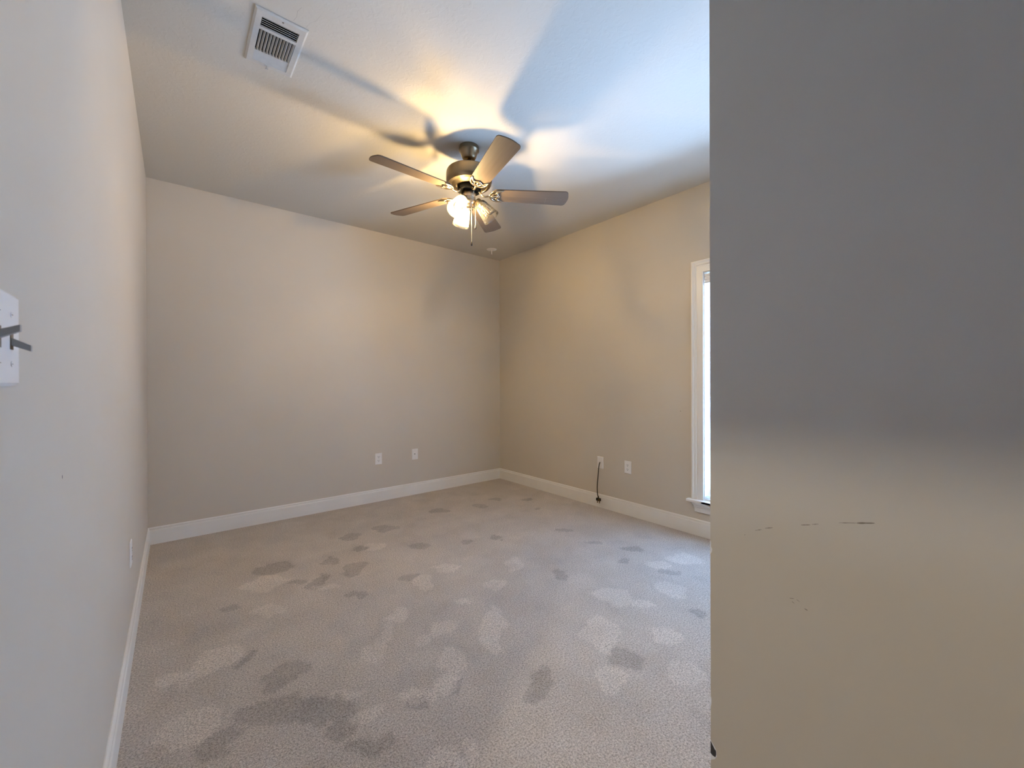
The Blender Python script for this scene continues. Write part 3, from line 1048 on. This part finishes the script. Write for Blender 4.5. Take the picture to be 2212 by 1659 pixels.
# three lamp arms with glass shades; the one pointing right is not lit
SH_ANG = [-39.5, -159.5, 80.5]
SH_T = math.radians(39)
for k, deg in enumerate(SH_ANG):
    a = math.radians(deg)
    d = Vector((math.cos(a), math.sin(a), 0))
    axis = (d * math.sin(SH_T) + Vector((0, 0, -math.cos(SH_T)))).normalized()
    base_p = d * 0.060 + Vector((0, 0, fz(2.385)))
    q = axis.to_track_quat('Z', 'Y').to_matrix().to_4x4()
    mtx = Matrix.Translation(base_p) @ q
    bm = bmesh.new()
    tube(bm, spline([tuple(d * 0.022 + Vector((0, 0, fz(2.362)))) + (0.008,), tuple(d * 0.040 + Vector((0, 0, fz(2.372)))) + (0.0075,), tuple(base_p - axis * 0.004) + (0.009,)], 5), seg=10)
    lathe(bm, [(0, -0.016), (0.018, -0.014), (0.0225, -0.008), (0.0235, 0.006), (0.026, 0.012), (0.026, 0.016), (0.020, 0.018), (0.0165, 0.018), (0.0165, 0.036), (0.0, 0.036)], 32, mtx)
    arm = link('lamp_arm', bm, BRONZE, fan, smooth=True, autosm=40)
    bm = bmesh.new()
    lathe(bm, [(0.020, 0.010), (0.030, 0.012), (0.0365, 0.020), (0.0405, 0.034), (0.0450, 0.060), (0.0500, 0.090), (0.0545, 0.118), (0.0585, 0.136),
               (0.0570, 0.1365), (0.0528, 0.118), (0.0484, 0.090), (0.0434, 0.060), (0.0389, 0.034), (0.0350, 0.0215), (0.0295, 0.014), (0.020, 0.012)], 48, mtx)
    gs = link('lamp_shade', bm, SEEDED, fan, smooth=True)
    bm = bmesh.new()
    lathe(bm, [(0.0135, 0.036), (0.0150, 0.046), (0.0220, 0.060), (0.0280, 0.074), (0.0300, 0.086), (0.0285, 0.098), (0.0220, 0.110), (0.0120, 0.1165), (0, 0.118)], 32, mtx)
    lit = k > 0
    bu = link('light_bulb', bm, CLEAR, fan, smooth=True)
    bu['label'] = 'lit warm bulb' if lit else 'clear unlit bulb'
    if lit:
        bm = bmesh.new()
        lathe(bm, [(0, 0.066), (0.008, 0.070), (0.0125, 0.080), (0.0135, 0.092), (0.010, 0.104), (0, 0.108)], 16, mtx)
        fl = link('filament', bm, BULBLIT, bu, smooth=True)
        fl['label'] = 'glowing filament'
    else:
        bm = bmesh.new()
        for q4 in range(4):
            aa = q4 * PI / 2 + 0.4
            p0 = mtx @ Vector((0.006 * math.cos(aa), 0.006 * math.sin(aa), 0.044))
            p1 = mtx @ Vector((0.010 * math.cos(aa + 0.5), 0.010 * math.sin(aa + 0.5), 0.098))
            tube(bm, [p0, p1], 0.0012, seg=6)
        lathe(bm, [(0, 0.036), (0.012, 0.036), (0.011, 0.046), (0.004, 0.058), (0, 0.06)], 16, mtx)
        link('filament', bm, mat('bulb_filament', (0.75, 0.66, 0.45), 0.4), bu)
# pull chains
for (px_, py_, zt_, zb_) in ((0.004, -0.022, 2.352, 2.118), (0.0275, -0.032, 2.385, 2.228)):
    bm = bmesh.new()
    n = int((zt_ - zb_) / 0.0036)
    pts = []
    for i in range(n * 2 + 1):
        zz = zt_ - (zt_ - zb_) * i / (n * 2)
        pts.append((px_, py_, fz(zz), 0.0021 if i % 2 == 0 else 0.0014))
    tube(bm, pts, seg=6)
    ch = link('pull_chain', bm, CHAIN, fan, smooth=True)
    bm = bmesh.new()
    lathe(bm, [(0, 0.006), (0.0022, 0.005), (0.003, 0.0), (0.0055, -0.010), (0.0062, -0.017), (0.0045, -0.023), (0, -0.0255)], 16, Matrix.Translation((px_, py_, fz(zb_))))
    link('fob', bm, WOODFOB, ch, smooth=True)
# nick on the near blade and a seam line across the right-hand blade
bm = bmesh.new()
A_ = math.radians(ang0 + 144)
mt = Matrix.Translation((0, 0, fz(ZB))) @ Matrix.Rotation(A_, 4, 'Z') @ Matrix.Rotation(PITCH, 4, 'X')
vs = box(bm, 0.5100, 0.5110, -0.005, 0.050, -0.0034, -0.0029)
bmesh.ops.transform(bm, matrix=mt, verts=bm.verts[:])
link('scratch', bm, mat('pale_scratch', (0.24, 0.19, 0.145), 0.5), fan)

# ------------------------------------------------------------------ unseen hall light, added to throw the shadow edge on wall_near
h = thing('added_hall_light', 'unseen bare bulb added in the hall to throw a shadow edge', 'ceiling light', (-1.096, 0.0, H))
bm = bmesh.new()
lathe(bm, [(0, 0), (0.06, 0), (0.06, -0.02), (0.055, -0.025), (0, -0.025)], 32)
link('base', bm, BRIGHT, h, smooth=True, autosm=30)
bm = bmesh.new()
lathe(bm, [(0.014, -0.025), (0.028, -0.050), (0.034, -0.075), (0.028, -0.100), (0, -0.112)], 24)
link('light_bulb', bm, HALLLIT, h, smooth=True)
